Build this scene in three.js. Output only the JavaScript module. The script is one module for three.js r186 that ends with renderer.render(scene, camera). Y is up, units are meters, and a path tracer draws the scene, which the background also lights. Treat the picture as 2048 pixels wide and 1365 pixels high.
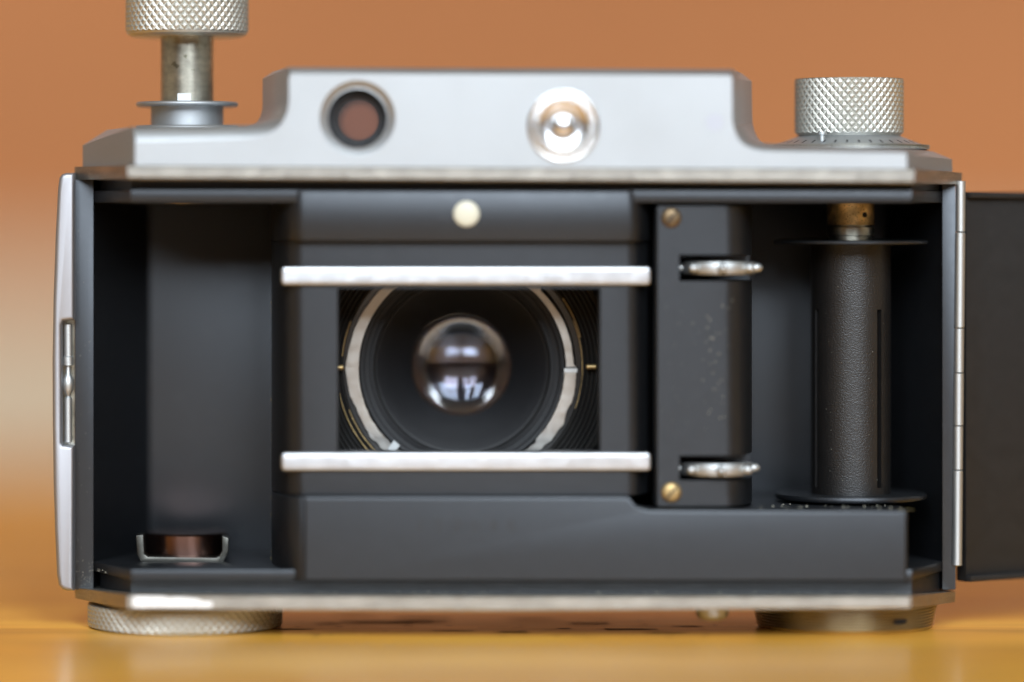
import * as THREE from 'three';
import { mergeGeometries, toCreasedNormals } from 'three/addons/utils/BufferGeometryUtils.js';
import { RectAreaLightUniformsLib } from 'three/addons/lights/RectAreaLightUniformsLib.js';
import { TextGeometry } from 'three/addons/geometries/TextGeometry.js';
import { FontLoader } from 'three/addons/loaders/FontLoader.js';
import { ImprovedNoise } from 'three/addons/math/ImprovedNoise.js';

// ---------------------------------------------------------------- camera, light, exposure
const scene = new THREE.Scene();
scene.background = new THREE.Color(0x000000);
RectAreaLightUniformsLib.init();
const renderer = new THREE.WebGLRenderer({ antialias: true });
renderer.toneMapping = THREE.LinearToneMapping;
renderer.toneMappingExposure = 1.0;
renderer.shadowMap.enabled = true;
const camera = new THREE.PerspectiveCamera(2 * Math.atan(682.5 / 7800) * 180 / Math.PI, 1024 / 682, 0.02, 30);
camera.position.set(-0.02126, 0.05787, 0.5455);
camera.lookAt(-0.02126, 0.05787, 0);
camera.setViewOffset(2048, 1365, 304, 232.5, 2048, 1365);      // a shifted lens: the back of the body stays square to the film
camera.focus = 0.5588;
camera.userData.fStop = 2.9;

// three windows in the wall behind the photographer: [x, width, bottom, height]
const WINDOWS = [[-0.50, 0.26, 0.50, 1.20], [-0.17, 0.15, 0.50, 1.20], [0.46, 0.60, 0.50, 1.20]];
const DAYLIGHT = new THREE.Color().setRGB(0.90, 1.0, 1.10), DAY = 17.5;
const ROOM = { back: -1.5, front: 1.6, left: -1.7, right: 1.7, floor: -0.75, ceiling: 2.05 };

// ---------------------------------------------------------------- helpers
let seed = 7;
const rnd = () => { seed = (seed * 1664525 + 1013904223) % 4294967296; return seed / 4294967296; };
const pn = new ImprovedNoise();
const noise = (x, y, z = 0) => pn.noise(x, y, z);
const fbm = (x, y, z = 0, n = 4) => { let a = 0, k = 0.5; for (let i = 0; i < n; i++) { a += k * noise(x, y, z); x *= 2.03; y *= 2.03; k *= 0.5; } return a; };
const clamp = (x, a = 0, b = 1) => Math.min(b, Math.max(a, x));
const smooth = (a, b, x) => { const t = clamp((x - a) / (b - a)); return t * t * (3 - 2 * t); };
const MM = 0.001;

function texture(size, fn, srgb = true, h = size) {
  const d = new Uint8Array(size * h * 4);
  for (let j = 0; j < h; j++) for (let i = 0; i < size; i++) {
    const c = fn(i / size, j / h), k = (j * size + i) * 4;
    for (let n = 0; n < 3; n++) d[k + n] = clamp(Array.isArray(c) ? c[n] : c) * 255;
    d[k + 3] = 255;
  }
  const t = new THREE.DataTexture(d, size, h);
  t.wrapS = t.wrapT = THREE.MirroredRepeatWrapping; t.magFilter = THREE.LinearFilter;
  if (srgb) t.colorSpace = THREE.SRGBColorSpace;
  t.needsUpdate = true;
  return t;
}
// uv in units of 20 mm, taken along the axis each face looks
function planarUV(g, unit = 20) {
  g = g.index ? g.toNonIndexed() : g;
  const p = g.attributes.position, n = g.attributes.normal, uv = new Float32Array(p.count * 2);
  for (let i = 0; i < p.count; i += 3) {
    let nx = 0, ny = 0, nz = 0;
    for (let k = 0; k < 3; k++) { nx += n.getX(i + k); ny += n.getY(i + k); nz += n.getZ(i + k); }
    nx = Math.abs(nx); ny = Math.abs(ny); nz = Math.abs(nz);
    for (let k = 0; k < 3; k++) {
      const x = p.getX(i + k), y = p.getY(i + k), z = p.getZ(i + k);
      const [a, b] = nz >= nx && nz >= ny ? [x, y] : nx >= ny ? [z, y] : [x, z];
      uv[(i + k) * 2] = a / unit + 0.37; uv[(i + k) * 2 + 1] = b / unit + 0.11;
    }
  }
  g.setAttribute('uv', new THREE.BufferAttribute(uv, 2));
  return g;
}
const names = {};
const numbered = (n) => { names[n] = (names[n] ?? -1) + 1; return names[n] ? `${n}_${String(names[n]).padStart(3, '0')}` : n; };
// one mesh from geometries in millimetres
function part(name, geos, mat, parent, keepUV = false) {
  geos = (Array.isArray(geos) ? geos : [geos]).map((g) => {
    if (!g.attributes.normal) g.computeVertexNormals();
    g = keepUV ? (g.index ? g.toNonIndexed() : g) : planarUV(g);
    for (const k of Object.keys(g.attributes)) if (!['position', 'normal', 'uv'].includes(k)) g.deleteAttribute(k);
    return g;
  });
  const g = geos.length > 1 ? mergeGeometries(geos) : geos[0];
  g.scale(MM, MM, MM);
  const m = new THREE.Mesh(g, mat);
  m.name = name; m.castShadow = m.receiveShadow = true;
  parent.add(m);
  return m;
}
const crease = (g, deg = 35) => toCreasedNormals(g.index ? g.toNonIndexed() : g, deg * Math.PI / 180);
// skin over rings of the same number of [x, y, z] points
function loft(rings, { closed = false, first = false, last = false } = {}) {
  const v = [], tri = (a, b, c) => v.push(...a, ...b, ...c), n = rings[0].length;
  for (let r = 0; r + 1 < rings.length; r++) for (let i = 0; i + 1 < n + (closed ? 1 : 0); i++) {
    const a = rings[r][i], b = rings[r][(i + 1) % n], c = rings[r + 1][i], d = rings[r + 1][(i + 1) % n];
    tri(a, c, b); tri(b, c, d);
  }
  for (const [on, ring, flip] of [[first, rings[0], false], [last, rings[rings.length - 1], true]]) if (on) {
    const f = THREE.ShapeUtils.triangulateShape(ring.map((p) => new THREE.Vector2(p[0], p[1])), []);
    for (const [a, b, c] of f) flip ? tri(ring[a], ring[b], ring[c]) : tri(ring[c], ring[b], ring[a]);
  }
  const g = new THREE.BufferGeometry();
  g.setAttribute('position', new THREE.Float32BufferAttribute(v, 3));
  return crease(g);
}
function lathe(pts, seg = 64, from = 0, len = Math.PI * 2, deg = 35) {
  const out = [];
  pts.forEach((p) => out.push(new THREE.Vector2(Math.max(p[0], 0.0001), p[1])));
  return crease(new THREE.LatheGeometry(out, seg, from, len), deg);
}
const latheZ = (pts, seg = 64, from = 0, len = Math.PI * 2, deg = 35) => lathe(pts, seg, from, len, deg).rotateX(Math.PI / 2);   // [radius, depth towards the viewer]
const toShape = (pts) => new THREE.Shape(pts.map((p) => new THREE.Vector2(p[0], p[1])));
function extrude(shape, z0, z1, bevel = 0, steps = 2) {
  const s = Array.isArray(shape) ? toShape(shape) : shape;
  const g = new THREE.ExtrudeGeometry(s, { depth: z1 - z0 - 2 * bevel, bevelEnabled: bevel > 0, bevelSize: bevel, bevelThickness: bevel, bevelOffset: -bevel, bevelSegments: steps, curveSegments: 32 });
  g.translate(0, 0, z0 + bevel);
  return crease(g, 30);
}
// [x, z] outline drawn up from y0 to y1
function plan(pts, y0, y1, bevel = 0) {
  const g = extrude(pts.map((p) => [p[0], -p[1]]), y0, y1, bevel);
  return g.rotateX(-Math.PI / 2);
}
const quarter = (x0, z0, x1, z1, n = 8, round = 1) => Array.from({ length: n + 1 }, (_, i) => { const a = i / n * Math.PI / 2; return round ? [x0 + (x1 - x0) * (1 - Math.cos(a)), z0 + (z1 - z0) * Math.sin(a)] : [x0 + (x1 - x0) * Math.sin(a), z0 + (z1 - z0) * (1 - Math.cos(a))]; });
const box = (x0, x1, y0, y1, z0, z1) => new THREE.BoxGeometry(x1 - x0, y1 - y0, z1 - z0).translate((x0 + x1) / 2, (y0 + y1) / 2, (z0 + z1) / 2);
const cyl = (r0, r1, h, seg = 48) => new THREE.CylinderGeometry(r1, r0, h, seg);

// ---------------------------------------------------------------- materials
const std = (o) => new THREE.MeshStandardMaterial(o);
const phys = (o) => new THREE.MeshPhysicalMaterial(o);
const rgb = (r, g, b) => new THREE.Color().setRGB(r, g, b);

const satinRough = texture(512, (u, v) => 0.92 + 0.20 * fbm(u * 1.6, v * 1.6, 1) + 0.10 * fbm(u * 60, v * 60, 2), false);
const scratchRough = texture(512, (u, v) => 0.78 + 0.18 * fbm(u * 5, v * 60, 3) + 0.3 * fbm(u * 14, v * 14, 8), false);
const scratchColor = texture(512, (u, v) => { const k = 0.90 + 0.16 * fbm(u * 3, v * 38, 5) + 0.22 * fbm(u * 3, v * 6, 6) + 0.1 * fbm(u * 50, v * 50, 2); return [k, k * 0.985, k * 0.96]; });
const stainColor = texture(512, (u, v) => { const k = 0.88 + 0.35 * fbm(u * 7, v * 9, 11, 5), d = 0.5 * smooth(0.22, 0.40, fbm(u * 15, v * 15, 13)); return [k * (1 - 0.5 * d), k * (0.99 - 0.5 * d), k * (0.94 - 0.55 * d)]; });
const paintColor = texture(1024, (u, v) => {
  const k = 0.86 + 0.22 * fbm(u * 10, v * 10, 21, 5), s = smooth(0.33, 0.40, noise(u * 90, v * 90, 3)) * smooth(0.0, 0.4, noise(u * 6, v * 6, 9));
  return [k + 0.30 * s, k + 0.29 * s, k + 0.24 * s];
});
const paintRough = texture(512, (u, v) => 0.90 + 0.10 * fbm(u * 12, v * 12, 31) + 0.08 * fbm(u * 90, v * 90, 4), false);
const grainBump = texture(512, (u, v) => 0.5 + 0.5 * noise(u * 130, v * 130, 1) * 0.8 + 0.2 * noise(u * 60, v * 60, 2), false);
const railColor = texture(512, (u, v) => { const k = 0.95 + 0.12 * fbm(u * 2, v * 60, 15) + 0.10 * fbm(u * 5, v * 5, 16); return [k, k, k]; });
const brassColor = texture(256, (u, v) => { const k = 0.85 + 0.5 * fbm(u * 10, v * 10, 41), d = 0.8 * smooth(0.34, 0.5, noise(u * 100, v * 100, 7)); return [k * (1 - 0.55 * d), k * (0.96 - 0.55 * d), k * (0.9 - 0.55 * d)]; });

const M = {
  satin: std({ color: rgb(0.42, 0.435, 0.445), metalness: 1, roughness: 0.62, roughnessMap: satinRough }),
  band: std({ color: rgb(0.49, 0.48, 0.455), metalness: 1, roughness: 0.52, roughnessMap: scratchRough, map: scratchColor }),
  knurl: std({ color: rgb(0.56, 0.55, 0.50), metalness: 1, roughness: 0.56, roughnessMap: satinRough }),
  steel: std({ color: rgb(0.62, 0.61, 0.57), metalness: 1, roughness: 0.38, map: stainColor, roughnessMap: satinRough }),
  bright: std({ color: rgb(0.56, 0.575, 0.57), metalness: 1, roughness: 0.5 }),
  rail: std({ color: rgb(0.70, 0.72, 0.75), metalness: 1, roughness: 0.53, roughnessMap: scratchRough, map: railColor }),
  polished: std({ color: rgb(0.78, 0.78, 0.78), metalness: 1, roughness: 0.25 }),
  bare: std({ color: rgb(0.58, 0.56, 0.52), metalness: 1, roughness: 0.44, roughnessMap: scratchRough }),
  ivory: std({ color: rgb(0.62, 0.60, 0.48), metalness: 0, roughness: 0.45 }),
  brass: std({ color: rgb(0.90, 0.72, 0.40), metalness: 1, roughness: 0.5, map: brassColor }),
  bronze: std({ color: rgb(0.20, 0.12, 0.10), metalness: 1, roughness: 0.22 }),
  black: phys({ color: rgb(0.0055, 0.006, 0.0072), ior: 1.66, specularColor: rgb(0.88, 0.93, 1.0), roughness: 0.47, map: paintColor, roughnessMap: paintRough }),
  grainy: phys({ color: rgb(0.006, 0.005, 0.0045), ior: 1.62, roughness: 0.44, bumpMap: grainBump, bumpScale: 0.00005, map: paintColor }),
  door: phys({ color: rgb(0.013, 0.012, 0.012), ior: 1.5, roughness: 0.6, map: paintColor }),
  barrel: phys({ color: rgb(0.004, 0.004, 0.005), roughness: 0.55, ior: 1.42 }),
  thread: std({ color: rgb(0.020, 0.019, 0.018), roughness: 0.25 }),
  mark: std({ color: rgb(0.010, 0.010, 0.012), roughness: 0.8 }),
  dust: std({ color: rgb(0.42, 0.40, 0.32), roughness: 0.8 }),
  glass: phys({ color: 0xffffff, roughness: 0.07, specularColor: rgb(0.74, 0.80, 1.0), transmission: 1, thickness: 0.003, ior: 1.62 }),
  amberGlass: phys({ color: 0xffffff, roughness: 0.07, transmission: 1, thickness: 0.002, ior: 1.7, specularColor: rgb(0.85, 0.78, 1.0), attenuationColor: rgb(0.9, 0.6, 0.4), attenuationDistance: 0.004 }),
  hazyPane: phys({ color: 0xd2ccd6, roughness: 0.26, transmission: 1, thickness: 0, ior: 1.9 }),
  pane: phys({ color: 0xe6dbe6, roughness: 0.0, transmission: 1, thickness: 0, ior: 1.9 }),
};

// ================================================================ the room: only what the photograph shows or what its metal mirrors
function setting(name, geos, mat) { const m = part(name, geos, mat, scene, true); m.userData.kind = 'structure'; return m; }
const K = 1000;   // these are drawn in metres
const plasterTone = texture(512, (u, v) => { const k = 0.93 + 0.34 * fbm(u * 3, v * 3, 51, 3) + 0.05 * fbm(u * 40, v * 40, 52); return [k, k * 0.985, k * 0.97]; });
const terracotta = std({ color: rgb(0.90, 0.36, 0.135), roughness: 0.9, map: plasterTone });
const peach = std({ color: rgb(0.98, 0.77, 0.54), roughness: 0.85, map: plasterTone });
const cream = std({ color: rgb(0.40, 0.365, 0.29), roughness: 0.9 });
const umber = std({ color: rgb(0.16, 0.095, 0.06), roughness: 0.85 });
const boards = std({ color: rgb(0.20, 0.12, 0.07), roughness: 0.6 });
{
  const R = ROOM, t = 0.1, dado = 0.03;
  const b = (x0, x1, y0, y1, z0, z1) => box(x0 * K, x1 * K, y0 * K, y1 * K, z0 * K, z1 * K);
  setting('floor', b(R.left - t, R.right + t, R.floor - t, R.floor, R.back - t, R.front + t), boards);
  setting('ceiling', b(R.left - t, R.right + t, R.ceiling, R.ceiling + t, R.back - t, R.front + t), cream);
  setting('wall', b(R.left - t, R.right + t, dado, R.ceiling, R.back - t, R.back), terracotta);
  setting('wall_dado', b(R.left - t, R.right + t, R.floor, dado, R.back - t, R.back + 0.012), peach);
  setting('wall_left', b(R.left - t, R.left, R.floor, R.ceiling, R.back, R.front), cream);
  setting('wall_right', b(R.right, R.right + t, R.floor, R.ceiling, R.back, R.front), cream);
  // the window wall, with its three openings
  const s = new THREE.Shape([[R.left, R.floor], [R.right, R.floor], [R.right, R.ceiling], [R.left, R.ceiling]].map((p) => new THREE.Vector2(p[0] * K, p[1] * K)));
  for (const [x, w, y, h] of WINDOWS) s.holes.push(new THREE.Path([[x - w / 2, y], [x - w / 2, y + h], [x + w / 2, y + h], [x + w / 2, y]].map((p) => new THREE.Vector2(p[0] * K, p[1] * K))));
  const g = new THREE.ExtrudeGeometry(s, { depth: t * K, bevelEnabled: false }).translate(0, 0, R.front * K);
  setting('wall_front', g, umber);
  const frameMat = std({ color: rgb(0.7, 0.68, 0.63), roughness: 0.5 });
  const skyGlow = std({ color: 0x000000, emissive: DAYLIGHT, emissiveIntensity: 2.2, roughness: 0.3 });
  const looks = ['wide bright window to the left in the wall behind the photographer', 'narrow bright window between the two wider ones behind the photographer', 'widest bright window on the right in the wall behind the photographer'];
  WINDOWS.forEach(([x, w, y, h], i) => {
    const o = new THREE.Group(); o.name = numbered('window'); o.position.set(x, y + h / 2, R.front);
    o.userData = { label: looks[i], category: 'window' }; scene.add(o);
    const f = 0.03, c = (x0, x1, y0, y1) => box(x0 * K, x1 * K, y0 * K, y1 * K, -0.012 * K, 0.05 * K);
    part('frame', [c(-w / 2 - f, w / 2 + f, h / 2, h / 2 + f), c(-w / 2 - f, w / 2 + f, -h / 2 - f, -h / 2), c(-w / 2 - f, -w / 2, -h / 2, h / 2), c(w / 2, w / 2 + f, -h / 2, h / 2)], frameMat, o, true);
    part('pane', box(-w / 2 * K, w / 2 * K, -h / 2 * K, h / 2 * K, 0.03 * K, 0.036 * K), skyGlow, o, true);
    const l = new THREE.RectAreaLight(DAYLIGHT, DAY, w, h);
    l.position.set(x, y + h / 2, R.front + 0.02); l.lookAt(x, y + h / 2, 0); scene.add(l);
  });
}

// ================================================================ the table
{
  const grain = texture(1024, (u, v) => {
    const w = fbm(u * 3, v * 22, 61, 5), f = fbm(u * 10, v * 160, 62, 3), band = fbm(u * 1.5, v * 6, 63);
    const k = 0.92 + 0.35 * w + 0.16 * f + 0.30 * band;
    return [k, k * (0.93 + 0.12 * band), k * (0.80 + 0.3 * band)];
  });
  const wearBump = texture(1024, (u, v) => 0.5 + 0.35 * fbm(u * 14, v * 14, 71, 5) + 0.2 * fbm(u * 4, v * 90, 72), false);
  const coatRough = texture(512, (u, v) => 0.75 + 0.5 * fbm(u * 8, v * 8, 73), false);
  const wood = phys({ color: rgb(0.84, 0.47, 0.075), roughness: 0.45, map: grain, bumpMap: wearBump, bumpScale: 0.00006, clearcoat: 0.5, clearcoatRoughness: 0.28, clearcoatRoughnessMap: coatRough });
  const t = new THREE.Group(); t.name = 'table'; t.position.set(0, -0.75, 0);
  t.userData = { label: 'varnished orange brown wooden table the open camera stands on', category: 'table' };
  scene.add(t);
  const g = extrude([[-750, 0], [750, 0], [750, 30], [-750, 30]], -400, 420, 2).translate(0, 720, 0);
  planarUV(g, 260);
  part('table_top', g, wood, t, true);
  for (const x of [-690, 690]) for (const z of [-340, 360]) part('leg', box(x - 25, x + 25, 0, 719.5, z - 25, z + 25), wood, t);
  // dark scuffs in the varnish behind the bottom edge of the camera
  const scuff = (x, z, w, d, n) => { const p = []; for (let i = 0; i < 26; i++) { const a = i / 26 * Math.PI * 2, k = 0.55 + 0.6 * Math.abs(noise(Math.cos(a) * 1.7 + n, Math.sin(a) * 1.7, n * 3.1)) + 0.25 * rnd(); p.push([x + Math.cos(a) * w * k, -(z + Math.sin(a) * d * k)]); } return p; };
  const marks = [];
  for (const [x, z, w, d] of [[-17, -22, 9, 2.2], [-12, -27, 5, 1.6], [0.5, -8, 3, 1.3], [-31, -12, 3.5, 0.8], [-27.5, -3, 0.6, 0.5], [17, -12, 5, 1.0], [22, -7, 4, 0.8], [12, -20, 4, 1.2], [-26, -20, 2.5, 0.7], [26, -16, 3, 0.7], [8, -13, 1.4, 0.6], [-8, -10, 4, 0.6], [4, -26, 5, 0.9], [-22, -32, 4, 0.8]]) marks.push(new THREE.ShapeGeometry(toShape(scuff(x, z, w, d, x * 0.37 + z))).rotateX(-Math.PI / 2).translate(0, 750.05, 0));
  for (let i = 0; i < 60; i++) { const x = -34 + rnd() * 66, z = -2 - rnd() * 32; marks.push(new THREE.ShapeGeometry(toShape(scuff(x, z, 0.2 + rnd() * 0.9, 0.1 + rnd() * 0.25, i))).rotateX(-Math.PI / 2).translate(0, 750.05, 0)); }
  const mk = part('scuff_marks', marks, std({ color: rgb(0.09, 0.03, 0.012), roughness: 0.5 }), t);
  mk.userData.kind = 'stuff';
}

// ================================================================ the camera with its back open
const cam = new THREE.Group();
cam.name = 'film_camera';
cam.userData = { label: 'vintage silver and black 35 mm film camera with its back open, standing on the table', category: 'camera' };
scene.add(cam);
const up3 = (pts, z) => pts.map((p) => [p[0], p[1], z]);

// ---- top plate with the raised finder housing
{
  const L0 = [[-52.73, 66.06], [-52.73, 69.41], [-52.63, 69.54], [-38.05, 69.94], [-36.65, 70.01], [-35.32, 70.18], [-34.13, 70.53], [-33.08, 71.16], [-32.24, 72], [-31.68, 72.98], [-31.33, 74.03], [-31.19, 75.08], [-31.19, 78.57], [-30.91, 78.92], [30.56, 78.71], [30.84, 78.36], [30.84, 72.84], [30.98, 71.72], [31.33, 70.6], [31.89, 69.62], [32.73, 68.85], [33.85, 68.36], [35.25, 68.12], [36.44, 68.08], [55.04, 67.91], [55.25, 67.73], [55.32, 65.64]];
  const MID = [[-61.36, 66.04], [-61.36, 69.36], [-57.82, 71.6], [-39.9, 71.82], [-38.89, 71.82], [-38.02, 71.89], [-37.3, 72.11], [-36.58, 72.39], [-36.07, 72.83], [-35.71, 73.48], [-35.42, 74.35], [-35.35, 75.28], [-35.35, 78.97], [-33.83, 80.02], [33.93, 79.76], [35.38, 78.61], [35.45, 73.62], [35.52, 72.61], [35.74, 71.6], [36.1, 70.73], [36.61, 69.94], [37.26, 69.5], [38.05, 69.29], [38.85, 69.22], [61.53, 68.49], [64.35, 67.34], [64.42, 65.53]];
  const tops = new Set([2, 3, 4, 5, 6, 7, 8, 9, 10, 13, 14, 18, 19, 20, 21, 22, 23, 24]);
  const ring = (z, t, rise) => L0.map((p, i) => [p[0] + (MID[i][0] - p[0]) * t, tops.has(i) ? p[1] + (MID[i][1] - p[1]) * rise : p[1] + (MID[i][1] - p[1]) * t, z]);
  const back = (z, t, rise) => ring(z, t, rise);
  const rings = [ring(0, 0, 0), ring(-0.12, 0.008, 0.16), ring(-1.0, 0.07, 0.70), ring(-1.9, 0.135, 1), ring(-18, 1, 1), back(-34.1, 0.135, 1), back(-35.9, 0.008, 0.16), back(-36, 0, 0)];
  const [ex, ey] = [-21.61, 72.77], [sx, sy] = [7.2, 71.72], [px, py] = [28.39, 72.21];
  const circle = (x, y, r) => new THREE.Path().absarc(x, y, r, 0, Math.PI * 2, true);
  const rEye = 5.32, rTube = 4.13, rSock = 5.11, rFar = 2.98;
  const face = toShape(L0.slice().reverse()), front = toShape(L0.slice().reverse());
  face.holes.push(circle(ex, ey, rEye), circle(sx, sy, rSock));
  front.holes.push(circle(ex + 0.4, ey + 0.35, rFar));
  const cap = new THREE.ShapeGeometry(face, 64), capFront = new THREE.ShapeGeometry(front, 48).rotateY(Math.PI).scale(-1, 1, 1).translate(0, 0, -36);
  capFront.index.array.reverse();
  const plate = part('top_plate', [loft(rings), cap, capFront], M.satin, cam);
  // eyepiece: a shallow countersink, a black tube through the housing, a pane at the far end
  const at = (g, x, y, z) => g.translate(x, y, z);
  part('eyepiece_rim', at(latheZ([[rEye, 0], [rEye - 0.25, -0.12], [rTube + 0.25, -0.7], [rTube + 0.1, -0.66], [rTube, -0.95]], 72), ex, ey, 0), M.satin, plate);
  part('eyepiece_tube', at(latheZ([[rTube, -0.95], [rTube - 0.05, -9], [rTube - 0.15, -35.8], [rTube - 0.2, -35.9]], 64), ex, ey, 0), M.barrel, plate);
  const stop = new THREE.Shape().absarc(0, 0, rTube + 0.3, 0, Math.PI * 2); stop.holes.push(circle(0.4, 0.35, rFar));
  part('eyepiece_stop', at(new THREE.ShapeGeometry(stop, 48), ex, ey, -35.6), M.barrel, plate);
  const cell = new THREE.Shape().absarc(0, 0, rTube - 0.02, 0, Math.PI * 2), rLens = 3.09; cell.holes.push(circle(0.05, -0.05, rLens));
  part('eyepiece_cell', at(extrude(cell, -3.4, -2.6, 0.1), ex, ey, 0), M.barrel, plate);
  part('eyepiece_lens', at(new THREE.CircleGeometry(rLens + 0.1, 48), ex + 0.05, ey - 0.05, -3.2), M.hazyPane, plate);
  part('eyepiece_pane', at(new THREE.CircleGeometry(rFar + 0.2, 48), ex + 0.4, ey + 0.35, -35.75), M.pane, plate);
  // flash socket: a polished dish with a rounded pin
  part('flash_socket', at(latheZ([[rSock + 0.02, -0.05], [rSock - 0.02, 0.3], [rSock - 0.15, 0.42], [rSock - 0.35, 0.40], [rSock - 0.6, 0.15], [4.0, -0.55], [3.2, -1.05], [2.4, -1.3], [1.7, -1.35]], 96, 0, Math.PI * 2, 60), sx, sy, 0), M.polished, plate);
  part('socket_pin', at(latheZ([[1.75, -1.4], [1.7, -0.7], [1.5, -0.15], [1.1, 0.2], [0.6, 0.36], [0.001, 0.42]], 64, 0, Math.PI * 2, 80), sx, sy, 0), M.polished, plate);
  part('plug', at(latheZ([[1.26, -0.01], [1.22, 0.02], [0.001, 0.02]], 40), px, py, 0), std({ color: rgb(0.45, 0.46, 0.50), metalness: 1, roughness: 0.62 }), plate);
}

// ---- the worn metal bands above and below the opening
function slab(rear, mid, z0, zm, zb, round = 0.25) {
  const mix = (t) => rear.map((p, i) => [p[0] + (mid[i][0] - p[0]) * t, p[1] + (mid[i][1] - p[1]) * t]);
  const cy = rear.reduce((a, p) => a + p[1], 0) / rear.length;
  const squeeze = (pts, d) => pts.map((p) => [p[0], p[1] + (p[1] > cy ? -d : d)]);
  return loft([up3(squeeze(rear, round), z0), up3(rear, z0 - round), up3(mid, zm), up3(mix(0.02), zb), up3(mix(0), zb - 0.1)], { closed: true, first: true, last: true });
}
part('upper_band', slab([[-53.76, 66.19], [-53.76, 64.3], [-1.69, 63.99], [56.24, 63.67], [56.31, 65.7], [-1.69, 65.91]], [[-62.51, 66.25], [-62.58, 64.38], [-1.03, 64.3], [65.72, 63.73], [65.79, 65.39], [-1.03, 66.04]], 0.4, -18, -36.4), M.band, cam);
const bottom = part('bottom_plate', slab([[-53.76, 6.09], [-53.76, 3.99], [-1.69, 3.75], [55.68, 4.13], [55.75, 5.95], [-1.69, 5.91]], [[-62.51, 5.42], [-62.44, 3.91], [-1.03, 3.33], [64.78, 3.33], [64.85, 4.85], [-1.03, 4.85]], 0.4, -18, -36.4), M.band, cam);
{
  // plating rubbed off near the left end
  const top = [], low = [];
  for (let i = 0; i <= 24; i++) { const u = i / 24; top.push([u, 0.93 - 0.3 * Math.max(0, noise(u * 9, 3.3)) - 0.5 * Math.pow(u, 3)]); low.push([u, 0.05 + 0.1 * noise(u * 12, 8.1)]); }
  const [x0, y0] = [-52.99, 4.35], [x1, y1] = [-41.95, 6.02];
  const patch = toShape([...low, ...top.reverse()].map(([u, v]) => [x0 + (x1 - x0) * u, y0 + (y1 - y0) * v]));
  part('rubbed_patch', extrude(patch, 0.395, 0.43), std({ color: rgb(0.95, 0.94, 0.92), metalness: 0.35, roughness: 0.55 }), bottom);
}

// ---- body shell: side walls, the slanted front corners and the front wall with the lens opening
{
  const y0 = 5.23, y1 = 64.36;
  const left = [[-62.34, -16.6], [-62.51, -19], [-55.85, -36], [-32.07, -36], [-32.02, -33.4], [-52.43, -33.4], [-59.8, -17.5], [-59.74, -16.6]];
  const right = [[64.64, -16.6], [62.77, -16.6], [62.9, -17.5], [56.52, -33.4], [21.04, -33.4], [21.23, -36], [60.37, -36], [65.01, -19]];
  part('body_shell', plan(left, y0, y1, 0.12), M.black, cam); part('body_shell', plan(right, y0, y1, 0.12), M.black, cam);
  const [cx, cy] = [-6.52, 37.28];
  const s = toShape([[-32.07, y0], [21.23, y0], [21.23, y1], [-32.07, y1]]);
  s.holes.push(new THREE.Path().absarc(cx, cy, 21.5, 0, Math.PI * 2, true));
  part('front_wall', extrude(s, -36, -33.4), M.black, cam);
}

// ---- light-trap grooves, lips, ceiling and floor of the film chambers
{
  const inset = (z) => [[-53.43, -2.3], [-59.77, -17], [-52.43, -33.3], [56.65, -33.3], [62.83, -17], [56.27, -2.3]].map((p) => [p[0], Math.min(p[1], z)]);
  part('chamber_lip', [plan(inset(-2.3), 61.03, 62.79, 0.2)], M.black, cam);
  part('chamber_floor', [plan(inset(-2.6), 7.87, 9.34, 0.2)], M.black, cam);
  part('light_trap', [plan([[-53.67, -6.5], [-58.76, -17], [-51.68, -33.2], [56.05, -33.2], [62.39, -17], [56.87, -6.5]], 62.83, 64.8), plan([[-53.67, -6.5], [-58.76, -17], [-51.68, -33.2], [56.05, -33.2], [62.39, -17], [56.87, -6.5]], 5.13, 7.83)], M.black, cam);
}

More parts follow.
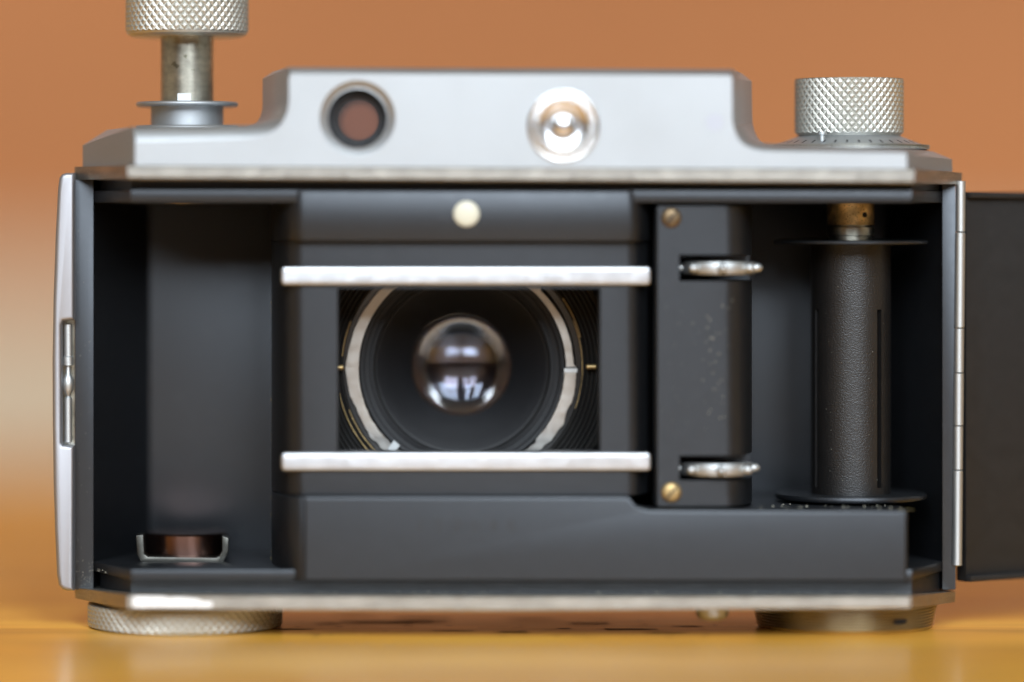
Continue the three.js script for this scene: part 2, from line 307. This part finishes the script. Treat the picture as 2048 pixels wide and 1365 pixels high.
// ---- film gate: upper panel, recessed film plane with its opening, lower panel
{
  const left = (z) => quarter(-34.05, -18, -29.14, z, 10);
  const right = (z) => quarter(16.22, z, 20.63, -15, 8, 0);
  const full = (z) => [[-34.05, -32], ...left(z), ...right(z), [20.63, -32]];
  const upper = part('gate_upper_panel', plan(full(-1.9), 55.56, 62.65, 0.3), M.black, cam);
  const [rx, ry] = [-6.31, 59.42];
  part('rivet', latheZ([[1.85, -0.05], [1.8, 0.12], [1.4, 0.3], [0.7, 0.4], [0.001, 0.43]], 48, 0, Math.PI * 2, 60).translate(rx, ry, -1.9), M.ivory, upper);
  const z = -3.6, y = [19.86, 25.98, 48.93, 55.48];
  const sill = [...left(z), ...right(z), [19.7, -15], [18.62, -6], [-28.9, -6], [-33.04, -18]];
  const thick = -5.6, xl = -24.22, xr = 12.39;
  const gate = part('film_gate', [
    plan(sill, y[2], y[3]), plan(sill, y[0], y[1]),
    plan([[-34.05, -32], ...left(z), [xl - 0.25, z], [xl, z - 0.3], [xl, thick], [-29.04, thick], [-32.82, -32]], y[1], y[2]),
    plan([[xr, thick], [xr, z - 0.3], [xr + 0.25, z], ...right(z), [20.63, -32], [19.7, -32], [18.69, thick]], y[1], y[2]),
  ], M.black, cam);
  for (const v of [552, 925]) {
    const r = 1.3, x0 = -32.37, x1 = 19.67, cy = v === 552 ? 50.67 : 24.51;
    const sh = new THREE.Shape().moveTo(x0 + 0.6, cy - r).lineTo(x1 - 0.6, cy - r).absarc(x1 - 0.6, cy - r + 0.6, 0.6, -Math.PI / 2, 0).lineTo(x1, cy + r - 0.6).absarc(x1 - 0.6, cy + r - 0.6, 0.6, 0, Math.PI / 2).lineTo(x0 + 0.6, cy + r).absarc(x0 + 0.6, cy + r - 0.6, 0.6, Math.PI / 2, Math.PI).lineTo(x0, cy - r + 0.6).absarc(x0 + 0.6, cy - r + 0.6, 0.6, Math.PI, Math.PI * 1.5);
    const g = extrude(sh, -4.2, -2.9, 0.42, 4);
    part('film_rail', g, M.rail, gate);
  }
  const lo = part('gate_lower_panel', [
    extrude([[-29.19, 7.7], [55.66, 7.7], [55.66, 17.8], [19.44, 17.94], [17.69, 18.36], [16.5, 19.77], [-29.19, 19.77]], -32, -1.9, 0.5, 4),
    plan([[-34.05, -32], ...left(-2.0), [-28.84, -32]], 7.7, 19.7, 0.3),
  ], M.black, cam);
  // stamped number, hard to make out
  const font = await new FontLoader().loadAsync('fonts/droid/droid_sans_regular.typeface.json');
  const glyphs = [...'252046'].map((c, i) => new TextGeometry(c, { font, size: 1.55, depth: 0.012, curveSegments: 4 }).translate(-13.4 + i * 2.58, 15.06 - 0.06 * i, -1.9));
  part('stamped_number', glyphs, phys({ color: rgb(0.006, 0.006, 0.006), ior: 1.6, roughness: 0.55 }), lo);
}

// ---- lens seen through the gate
{
  const [cx, cy] = [-6.45, 37.28], z = -18;
  const lens = new THREE.Group(); lens.name = 'lens'; lens.position.set(cx * MM, cy * MM, z * MM); cam.add(lens);
  // bright worn ring with ragged edges and one step on the right
  const ri = 14.95, ro = 16.65, outer = [], inner = [];
  for (let i = 0; i < 220; i++) {
    const a = i / 220 * Math.PI * 2, low = smooth(0.1, -0.5, Math.sin(a)), up = smooth(0.3, 0.8, Math.sin(a));
    const j = 0.16 * noise(i * 0.9, 4.4) + 0.22 * noise(i * 0.23, 9.2);
    outer.push([a, ro + j * (0.3 + low) - 0.25 * up + 0.35 * smooth(0.35, 0.05, Math.abs(a - Math.PI * 1.02)) - (Math.cos(a) > 0.7 && Math.sin(a) > 0 ? 0.55 : 0.1)]);
    inner.push([a, ri + low * (0.16 * noise(i * 0.8, 1.7) + 0.12) - (Math.cos(a) > 0.7 && Math.sin(a) < -0.02 ? 0.25 : 0)]);
  }
  const sh = toShape(outer.map(([a, r]) => [Math.cos(a) * r, Math.sin(a) * r]));
  sh.holes.push(new THREE.Path(inner.map(([a, r]) => new THREE.Vector2(Math.cos(a) * r, Math.sin(a) * r)).reverse()));
  const ring = part('mount_ring', extrude(sh, -0.5, 0, 0.06, 1), M.bare, lens);
  part('ring_slot', box(14.3, 17.2, -0.16, 0.06, -0.3, 0.012), M.mark, ring);
  part('ring_key', box(14.7, 16.6, -0.75, -0.17, -0.3, 0.10), M.bright, ring);
  part('ring_catch', extrude([[-10.9, -11.9], [-9.9, -10.5], [-9.0, -11.3], [-10.0, -12.6]], -0.2, 0.12, 0.04, 1), M.bright, ring);
  // helicoid threads outside the ring
  const th = [[16.4, -0.35]]; for (let r = 17.2; r < 21.3; r += 0.62) th.push([r, -0.3 + (r - 17) * 0.3], [r + 0.2, 0.15 + (r - 17) * 0.3], [r + 0.45, 0.1 + (r - 17) * 0.3]);
  th.push([21.4, 1.3], [21.4, 11]);
  part('focus_thread', latheZ(th, 120, 0, Math.PI * 2, 25), M.thread, lens);
  const arcs = [];
  for (const [r, d, a, l] of [[17.35, 0.14, -0.35, 0.75], [17.45, 0.2, 2.75, 0.3], [18.2, 0.5, 3.35, 0.55], [17.5, 0.2, 3.5, 0.6], [17.6, 0.25, 0.25, 0.35]]) arcs.push(new THREE.TorusGeometry(r, 0.07, 6, 40, l).rotateZ(a).translate(0, 0, d));
  part('worn_thread', arcs, M.brass, lens).userData.kind = 'stuff';
  const pins = [];
  for (const [x, y] of [[-18.0, 0.0], [18.6, 0.1]]) pins.push(new THREE.CapsuleGeometry(0.42, 1.0, 6, 16).rotateZ(Math.PI / 2).translate(x, y, 1.4));
  part('guide_pin', pins[0], M.brass, lens); part('guide_pin', pins[1], M.brass, lens);
  // black inner barrel: stepped collars, then a ridged funnel down to the glass
  const f = [[14.9, -0.4], [14.8, -0.9], [14.3, -1.0], [14.2, -2.2], [13.4, -2.3], [13.3, -2.0], [12.9, -2.0], [12.8, -3.2]];
  for (let i = 0; i <= 16; i++) { const t = i / 16; f.push([12.4 - 4.95 * t, -3.3 - 3.9 * t], [12.25 - 4.85 * t, -3.36 - 3.9 * t]); }
  f.push([7.33, -7.3], [7.35, -9.2]);
  part('inner_barrel', latheZ(f, 128, 0, Math.PI * 2, 20), M.barrel, lens);
  const rim = latheZ([[12.75, -2.7], [12.72, -2.55], [12.62, -2.5], [12.55, -2.6]], 120);
  part('retaining_ring', rim, M.thread, lens);
  // rear element: thick biconvex glass; blades behind it
  const g = [], R1 = 11, R2 = 400, rg = 7.3, zf = -7.7, sag = (R, r) => R - Math.sqrt(R * R - r * r);
  for (let i = 0; i <= 24; i++) { const r = rg * i / 24; g.push([r, zf + sag(R1, rg) - sag(R1, r)]); }
  for (let i = 24; i >= 0; i--) { const r = rg * i / 24; g.push([r, zf - 0.8 - sag(R2, rg) + sag(R2, r)]); }
  const el = latheZ(g.reverse(), 96, 0, Math.PI * 2, 40);
  part('rear_element', el, M.glass, lens);
  const g2 = [[0.001, -11.6], [0.001, -10.9]]; for (let i = 1; i <= 20; i++) { const r = 7.58 * i / 20; g2.push([r, -10.9 + sag(13.5, r)]); } g2.push([7.58, -11.0]);
  part('inner_element', latheZ([...g2, [7.58, -11.6], [0.001, -11.6]].slice(1), 80, 0, Math.PI * 2, 40), M.amberGlass, lens);
  part('shutter_blades', latheZ([[7.6, -15], [0.001, -15.05]], 64), std({ color: rgb(0.06, 0.026, 0.015), roughness: 0.4 }), lens);
  part('lens_tube', latheZ([[7.35, -9.2], [7.6, -10], [7.6, -15.2]], 64), M.barrel, lens);
  part('front_barrel', latheZ([[21.45, -15.5], [21.45, -22], [20.6, -22.3], [20.6, -32], [19.4, -32.3], [19.4, -39], [18.4, -39.4], [10, -37], [10, -18], [0.01, -18]], 96), M.satin, lens);
}

// ---- sprocket cover on the right of the gate, its two sprocket wheels and screws
{
  const zf = -3.6, x0 = 20.41, xs = 23.72, y = [18.24, 21.83, 25.35, 49.92, 53.65, 60.55];
  const curve = quarter(30.13, zf, 35.13, -17, 10, 0);
  const whole = [[x0, -32], [x0, zf - 0.3], [x0 + 0.3, zf], ...curve, [35.13, -32]];
  const slot = [[x0, -32], [x0, zf - 0.3], [x0 + 0.3, zf], [xs, zf], [xs, -20], [35.29, -20], [35.29, -32]];
  const cover = part('sprocket_cover', [plan(whole, y[0], y[1]), plan(slot, y[1], y[2]), plan(whole, y[2], y[3]), plan(slot, y[3], y[4]), plan(whole, y[4], y[5])], M.black, cam);
  for (const [x, yy, mat] of [[22.6, 20.14, std({ color: rgb(0.42, 0.30, 0.14), metalness: 1, roughness: 0.5 })], [22.6, 58.86, std({ color: rgb(0.16, 0.11, 0.06), metalness: 0.8, roughness: 0.45 })]]) {
    const s = part('cover_screw', latheZ([[1.45, -0.02], [1.4, 0.18], [1.0, 0.36], [0.5, 0.44], [0.001, 0.46]], 40, 0, Math.PI * 2, 60).translate(x, yy, zf), mat, cover);
    part('screw_slot', box(-1.15, 1.15, -0.14, 0.14, 0.36, 0.48).rotateZ(0.9).translate(x, yy, zf), M.mark, s);
  }
  const wheel = (u, x, yy, turn) => {
    const w = new THREE.Group(); w.name = 'sprocket_wheel'; w.position.set(x * MM, yy * MM, -7.7 * MM); cam.add(w);
    part('hub', lathe([[0.01, -0.86], [4.9, -0.86], [5.1, -0.82], [5.15, -0.72], [5.15, 0.72], [5.1, 0.82], [4.9, 0.86], [0.01, 0.86]], 72, 0, Math.PI * 2, 60), M.bright, w);
    for (let k = 0; k < 8; k++) part('tooth', lathe([[0.75, 0], [0.72, 0.5], [0.6, 1.0], [0.3, 1.3], [0.001, 1.38]], 20).rotateZ(-Math.PI / 2).translate(5.0, 0, 0).rotateY(k * Math.PI / 4 + turn), M.bright, w);
  };
  wheel(1437, 29.59, 51.77, 0.03); wheel(1432, 29.24, 23.33, 0.05);
}

// ---- take-up spool
{
  const sp = new THREE.Group(); sp.name = 'take_up_spool'; sp.position.set(49.81 * MM, 0, -19 * MM); cam.add(sp);
  const yt = 55.34, yb = 18.65, r = 5.75;
  // core with two long slots
  const slotTop = 45.69, slotLow = 20.03, segs = 96, half = 0.075;
  const solid = lathe([[r, slotTop], [r, yt]], segs), foot = lathe([[r, yb], [r, slotLow]], segs);
  const az = [0.47, -0.98], cuts = az.map((a) => Math.asin(a > 0 ? 0.62 : -0.90));
  const strips = [], edges = [...cuts].sort((a, b) => a - b);
  for (let k = 0; k < 2; k++) { const a = edges[k] + half, b = (k ? edges[0] + Math.PI * 2 : edges[1]) - half; strips.push(lathe([[r - 0.9, slotLow], [r, slotLow], [r, slotTop], [r - 0.9, slotTop]], 60, a, b - a, 30)); for (const e of [a, b]) strips.push(new THREE.PlaneGeometry(0.9, slotTop - slotLow).translate(r - 0.45, (slotTop + slotLow) / 2, 0).rotateY(e - Math.PI / 2)); }
  part('core', [solid, foot, ...strips], M.grainy, sp);
  part('inner_tube', lathe([[r - 1.6, yb], [r - 1.6, yt]], 48), M.grainy, sp);
  const flange = (y, R, h) => lathe([[r - 1.7, y - h / 2], [R - 0.12, y - h / 2], [R, y - h / 4], [R, y + h / 4], [R - 0.12, y + h / 2], [r - 1.7, y + h / 2]], 96);
  part('flange', flange(yt, 11.1, 0.5), M.black, sp);
  part('flange', flange(yb, 10.9, 0.7), M.black, sp);
  part('brass_collar', lathe([[3.36, 57.87], [3.36, 61.47]], 48), M.brass, sp);
  part('collar_hole', cyl(0.38, 0.38, 0.1, 20).rotateX(Math.PI / 2).translate(0, 59.31, 3.38).rotateY(0.52), M.mark, sp);
  part('drive_shaft', lathe([[3.0, yt + 0.2], [3.0, 56.29], [3.35, 56.36], [3.35, 57.51], [2.7, 57.59], [2.7, 58.02]], 48), M.steel, sp);
}

// ---- cassette fork in the left chamber
{
  const z = -16, yb = 8.92, fork = new THREE.Group(); fork.name = 'cassette_fork'; cam.add(fork);
  part('fork_drum', lathe([[6.1, yb + 0.6], [6.1, 12.78], [5.8, 13.07], [0.01, 13.07]], 64).translate(-46.69, 0, -24), M.bronze, fork);
  const o = [[272, 1072], [274, 1110], [280, 1124], [290, 1130], [440, 1131], [452, 1126], [461, 1106], [462, 1077], [449, 1073], [449, 1104], [444, 1114], [436, 1118], [296, 1116], [288, 1110], [287, 1070]];
  const px = -53.51, py = 13.1, s = 0.07;
  part('fork_bracket', extrude(o.map(([u, v]) => [px + (u - 272) * s, py - (v - 1072) * s]).reverse(), z - 3, z, 0.12, 2), std({ color: rgb(0.11, 0.11, 0.11), metalness: 1, roughness: 0.42, map: stainColor }), fork);
  part('floor_screw', latheZ([[0.55, 0], [0.4, 0.15], [0.001, 0.2]], 20).rotateX(-0.9).translate(-49.94, 8.86, -11), M.bright, fork);
}
part('chamber_bush', lathe([[2.6, 61.08 - 0.10], [2.9, 61.08 - 0.10], [2.9, 61.19], [2.6, 61.19], [2.6, 61.08 - 0.10]], 60).translate(-46.69, 0, -18), M.brass, cam);

// ---- knobs
// cut diamond knurling: little pyramids between two crossing sets of grooves
function knurled(r, y0, y1, around, rows, depth, edge) {
  const ns = around * 6, nr = rows * 6, pos = [], idx = [], tri = (x) => 1 - Math.abs(2 * (x - Math.floor(x)) - 1);
  const prof = (a, t) => { const p = tri(a * around / 2 + t * rows / 2), q = tri(a * around / 2 - t * rows / 2); return depth * Math.min(1, 1.7 * Math.min(p, q)); };
  for (let j = 0; j <= nr; j++) for (let i = 0; i <= ns; i++) {
    const t = j / nr, a = i / ns, y = y0 + (y1 - y0) * t, e = Math.min(t, 1 - t) * (y1 - y0), cut = e < edge ? (edge - e) * 0.9 : 0;
    const rr = Math.min(r - depth + prof(a, t), r - cut), th = a * Math.PI * 2;
    pos.push(Math.sin(th) * rr, y, Math.cos(th) * rr);
  }
  for (let j = 0; j < nr; j++) for (let i = 0; i < ns; i++) { const a = j * (ns + 1) + i, b = a + ns + 1; idx.push(a, a + 1, b, b, a + 1, b + 1); }
  const g = new THREE.BufferGeometry();
  g.setAttribute('position', new THREE.Float32BufferAttribute(pos, 3)); g.setIndex(idx);
  return crease(g, 24);
}
const disc = (r, y, upwards) => new THREE.CircleGeometry(r, 96).rotateX(upwards ? -Math.PI / 2 : Math.PI / 2).translate(0, y, 0);
{
  // rewind knob, pulled up
  const k = new THREE.Group(); k.name = 'rewind_knob'; k.position.set(-46.3 * MM, 0, -19 * MM); cam.add(k);
  const yb = 85.68, yt = yb + 8.4;
  part('knob_grip', [knurled(8.9, yb, yt, 92, 12, 0.21, 0.25), disc(8.8, yt, true), lathe([[3.7, yb - 0.55], [8.0, yb - 0.55], [8.6, yb - 0.25], [8.72, yb]], 96)], M.knurl, k);
  part('knob_shaft', lathe([[3.85, 75.54], [3.85, yb]], 64), M.steel, k);
  part('shaft_key', box(-1.2, 0.75, 75.69, 76.77, 3.4, 4.25), M.bright, k);
  const yc0 = 71.89, yc1 = 75.62;
  part('collar', lathe([[5.25, yc0 - 0.4], [5.25, yc1 - 0.05], [5.1, yc1], [3.8, yc1]], 80), M.satin, k);
  const rimDisc = (y0, y1) => lathe([[3.9, y0], [7.2, y0], [7.4, (y0 + y1) / 2 - 0.1], [7.4, (y0 + y1) / 2 + 0.1], [7.2, y1], [3.9, y1]], 96, 0, Math.PI * 2, 60);
  part('collar_flange', rimDisc(yc1 - 0.62, yc1 + 0.02), M.satin, k);
  part('collar_flange', rimDisc(yc0 - 0.25, yc0 + 0.3), M.satin, k);
}
{
  // film counter knob
  const k = new THREE.Group(); k.name = 'winding_knob'; k.position.set(49.59 * MM, 0, -19 * MM); cam.add(k);
  const yb = 71.07, yt = 78.99;
  part('knob_grip', [knurled(7.85, yb, yt, 82, 12, 0.20, 0.2), disc(7.75, yt, true), lathe([[3, yb - 0.45], [7.2, yb - 0.45], [7.62, yb]], 96)], M.knurl, k);
  const dt = 70.77, db = 68.93;
  const dial = part('counter_dial', lathe([[5, dt + 0.05], [7.1, dt], [7.3, dt - 0.05], [11.0, db + 0.32], [11.45, db + 0.2], [11.45, db - 0.15], [10.9, db - 0.35], [4, db - 0.35]], 128), M.satin, k);
  const nub = [], tick = [];
  for (let i = 0; i < 150; i++) { const a = i / 150 * Math.PI * 2; nub.push(box(-0.10, 0.10, db - 0.1, db + 0.46, 11.05, 11.56).rotateY(a)); }
  part('milled_edge', nub, M.steel, dial).userData.kind = 'stuff';
  const slope = Math.atan2(dt - db - 0.32, 3.7);
  for (let i = 0; i < 36; i++) tick.push(box(-0.14, 0.14, -0.02, 0.04, -0.5, 0.5).rotateX(slope).translate(0, dt - 0.05 - (9.6 - 7.3) * Math.tan(slope), 9.6).rotateY(i / 36 * Math.PI * 2 + 0.02));
  part('counter_ticks', tick, M.mark, dial).userData.kind = 'stuff';
  part('index_pin', lathe([[0.42, db + 0.1], [0.42, yb - 0.4], [0.68, yb - 0.3], [0.68, yb + 0.05]], 24).translate(44.77 - 49.59, 0, 7.7), M.bright, k);
}
{
  // bottom knob, the foot ring on the other side and the small screw between them
  const k = new THREE.Group(); k.name = 'bottom_knob'; k.position.set(-46.5 * MM, 0, -17 * MM); cam.add(k);
  const r = 14.05;
  part('knob_grip', [knurled(r, 0.18, 3.35, 140, 5, 0.21, 0.22), disc(r - 0.1, 3.35, true), lathe([[0.01, 0.01], [r - 0.75, 0.01], [r - 0.3, 0.18]], 128)], M.knurl, k);
  part('knob_hub', lathe([[6, 3.3], [6, 4.6]], 48), M.steel, k);
  const f = new THREE.Group(); f.name = 'tripod_ring'; f.position.set(48.69 * MM, 0, -17 * MM); cam.add(f);
  const p = [[0.01, 0.01], [12.3, 0.01], [12.5, 0.2]];
  for (let y = 0.35; y < 3.3; y += 0.42) p.push([12.60 + y * 0.15, y], [12.78 + y * 0.15, y + 0.12], [12.62 + y * 0.15, y + 0.26], [12.30 + y * 0.15, y + 0.30], [12.30 + y * 0.15, y + 0.40]);
  p.push([13.1, 3.6], [13.2, 4.4], [0.01, 4.4]);
  part('ring_wall', lathe(p, 128), std({ color: rgb(0.60, 0.54, 0.41), metalness: 1, roughness: 0.42, roughnessMap: scratchRough }), f);
  part('ring_hole', new THREE.SphereGeometry(1, 20, 12).scale(1.25, 0.42, 0.2).translate(0, 1.75, 12.85).rotateY(0.53), M.mark, f);
  part('foot_screw', lathe([[0.01, 1.8], [1.0, 1.88], [1.9, 2.16], [2.3, 2.65], [2.35, 3.71]], 48).translate(28.59, 0, -6), M.bright, cam);
}

// ---- latch on the left end, hinge and open back on the right
{
  const z = -14, l = new THREE.Group(); l.name = 'back_latch'; cam.add(l);
  const s = [[-62.29, 65.33], [-63.44, 65.33], [-64.08, 65.12], [-64.44, 64.62], [-64.66, 62.89], [-65.02, 55.72], [-65.3, 47.11], [-65.45, 38.51], [-65.41, 29.18], [-65.3, 21.29], [-65.09, 14.12], [-64.8, 7.66], [-64.51, 6.08], [-64.01, 5.51], [-63.29, 5.3], [-62.36, 5.3], [-62.36, 26.1], [-63.87, 26.24], [-64.08, 26.6], [-64.08, 43.53], [-63.87, 44.03], [-62.29, 44.24]];
  part('latch_plate', extrude(s.slice().reverse(), -19, z, 0.6, 4), std({ color: rgb(0.41, 0.41, 0.43), metalness: 1, roughness: 0.58, roughnessMap: satinRough }), l);
  part('latch_backing', box(-65.11, -62.51, 25.06, 44.75, -18.6, -17.2), M.steel, l);
  const pts = (a) => a.map(([r, v]) => [0.07 * r, 34.84 - (v - 770) * 0.07]);
  part('latch_pin', lathe(pts([[0, 890], [8, 888], [8, 798], [4, 794], [7, 788], [11, 780], [12, 768], [11, 758], [7, 750], [5, 747], [5, 732], [11, 730], [11, 713], [9, 711], [9, 646], [0, 646]]), 32).translate(-63.3, 0, -15.9), M.bright, l);
}
{
  const h = new THREE.Group(); h.name = 'hinge'; cam.add(h);
  const v = [372, 478, 676, 768, 877, 968, 1166];
  const at = (v) => [65.38 - (v - 372) * 0.00072, 90.3 - v * 0.07];
  for (let i = 0; i + 1 < v.length; i++) {
    const [xa, ya] = at(v[i] + 0.8), [xb, yb] = at(v[i + 1] - 0.8), r = 0.70 + (i % 2) * 0.03;
    const g = lathe([[0.01, -1], [r - 0.08, -1], [r, -0.985], [r, 0.985], [r - 0.08, 1], [0.01, 1]], 28).scale(1, (ya - yb) / 2, 1).rotateZ(Math.atan2(xb - xa, ya - yb)).translate((xa + xb) / 2, (ya + yb) / 2, -16.5);
    part('knuckle', g, M.bright, h);
  }
  // the back itself: a shallow tray swung out past the hinge
  const d = new THREE.Group(); d.name = 'open_back'; cam.add(d);
  const y0 = 6.31, y1 = 62.63, a1 = 0.64, a2 = 0.52, p1 = [66.22, -17];
  const go = (p, a, n) => [p[0] + Math.cos(a) * n, p[1] - Math.sin(a) * n];
  const p2 = go(p1, a1, 4.6), p3 = go(p2, a2, 100), p4 = go(p3, 0.9, 14), th = (p) => [p[0] - 1.1, p[1] - 1.9];
  const tray = plan([th(p1), p1, p2, p3, p4, th(p4), th(p3), th(p2)].reverse(), y0, y1, 0.25);
  part('back_plate', tray, M.door, d);
  const lip = (ya, yb) => plan([p1, go(p1, a1 - 1.57, 0.9), go(p2, a2 - 1.57, 0.9), go(p3, a2 - 1.57, 0.9), p3, p2].reverse(), ya, yb, 0.15);
  part('back_lip', lip(y1 - 0.9, y1 - 0.05), M.door, d); part('back_lip', lip(y0 + 0.05, y0 + 0.9), M.door, d);
}

// ---- dust in the chambers and on the ledges
{
  const spots = [];
  const field = (n, u0, u1, v0, v1, fn) => { for (let i = 0; i < n; i++) spots.push(fn(u0 + rnd() * (u1 - u0), v0 + rnd() * (v1 - v0))); };
  field(70, -59.48, -34.67, 9.16, 8.31, (x, y) => [x, y, -5 - rnd() * 16, 0.05 + rnd() * 0.1]);
  field(60, -52.06, -34.99, 9.64, 46.74, (x, y) => [x, y, -33.3, 0.02 + rnd() * 0.045]);
  field(45, 21.32, 30.83, 29.01, 48.02, (x, y) => [x, y, -3.57, 0.02 + rnd() * 0.05]);
  field(24, 26.95, 31.19, 29.01, 48.02, (x, y) => [x, y, -3.60, 0.07 + rnd() * 0.06]);
  field(46, 35.1, 55.79, 17.71, 18, (x, y) => [x, y, -3.5 - rnd() * 9, 0.05 + rnd() * 0.11]);
  field(90, -52.79, 55.11, 5.99, 6.03, (x, y) => [x, y, -0.3 - rnd() * 5, 0.04 + rnd() * 0.08]);
  field(40, 45.39, 53.63, 19.89, 49.99, (x, y) => [x, y, -19 + Math.sqrt(Math.max(0, 33 - (x - 49.81) ** 2)), 0.02 + rnd() * 0.04]);
  field(26, -62.19, -59.88, 7.44, 61.48, (x, y) => [x, y, -16.58, 0.02 + rnd() * 0.04]);
  field(34, -62.19, -59.81, 5.56, 9.59, (x, y) => [x, y, -16.58, 0.02 + rnd() * 0.05]);
  field(40, -28.98, 54.55, 8.04, 19.27, (x, y) => [x, y, -1.9, 0.015 + rnd() * 0.03]);
  // paint rubbed down to brass along the edge of the left chamber
  const flecks = [];
  for (let i = 0; i < 46; i++) { const y = 7.3 + (49.93 - 7.3) * Math.pow(rnd(), 1.6); flecks.push(new THREE.SphereGeometry(1, 6, 4).scale(0.05 + rnd() * 0.05, 0.05 + rnd() * 0.22, 0.04).translate(-34.01 + (rnd() - 0.5) * 0.16, y, -17.9)); }
  for (let i = 0; i < 30; i++) flecks.push(new THREE.SphereGeometry(1, 6, 4).scale(0.05 + rnd() * 0.18, 0.03 + rnd() * 0.04, 0.04).translate(34.8 + rnd() * 22, 17.79, -2.4 - rnd() * 0.6));
  part('rubbed_edge', flecks, std({ color: rgb(0.34, 0.27, 0.13), metalness: 0.8, roughness: 0.5 }), cam).userData.kind = 'stuff';
  const m = new THREE.InstancedMesh(new THREE.IcosahedronGeometry(MM, 0), M.dust, spots.length), q = new THREE.Matrix4();
  spots.forEach(([x, y, z, r], i) => m.setMatrixAt(i, q.makeRotationY(i).scale(new THREE.Vector3(r, r * (0.6 + rnd() * 0.4), r)).setPosition(x * MM, y * MM, z * MM)));
  m.name = 'dust'; m.userData.kind = 'stuff'; cam.add(m);
}

renderer.render(scene, camera);
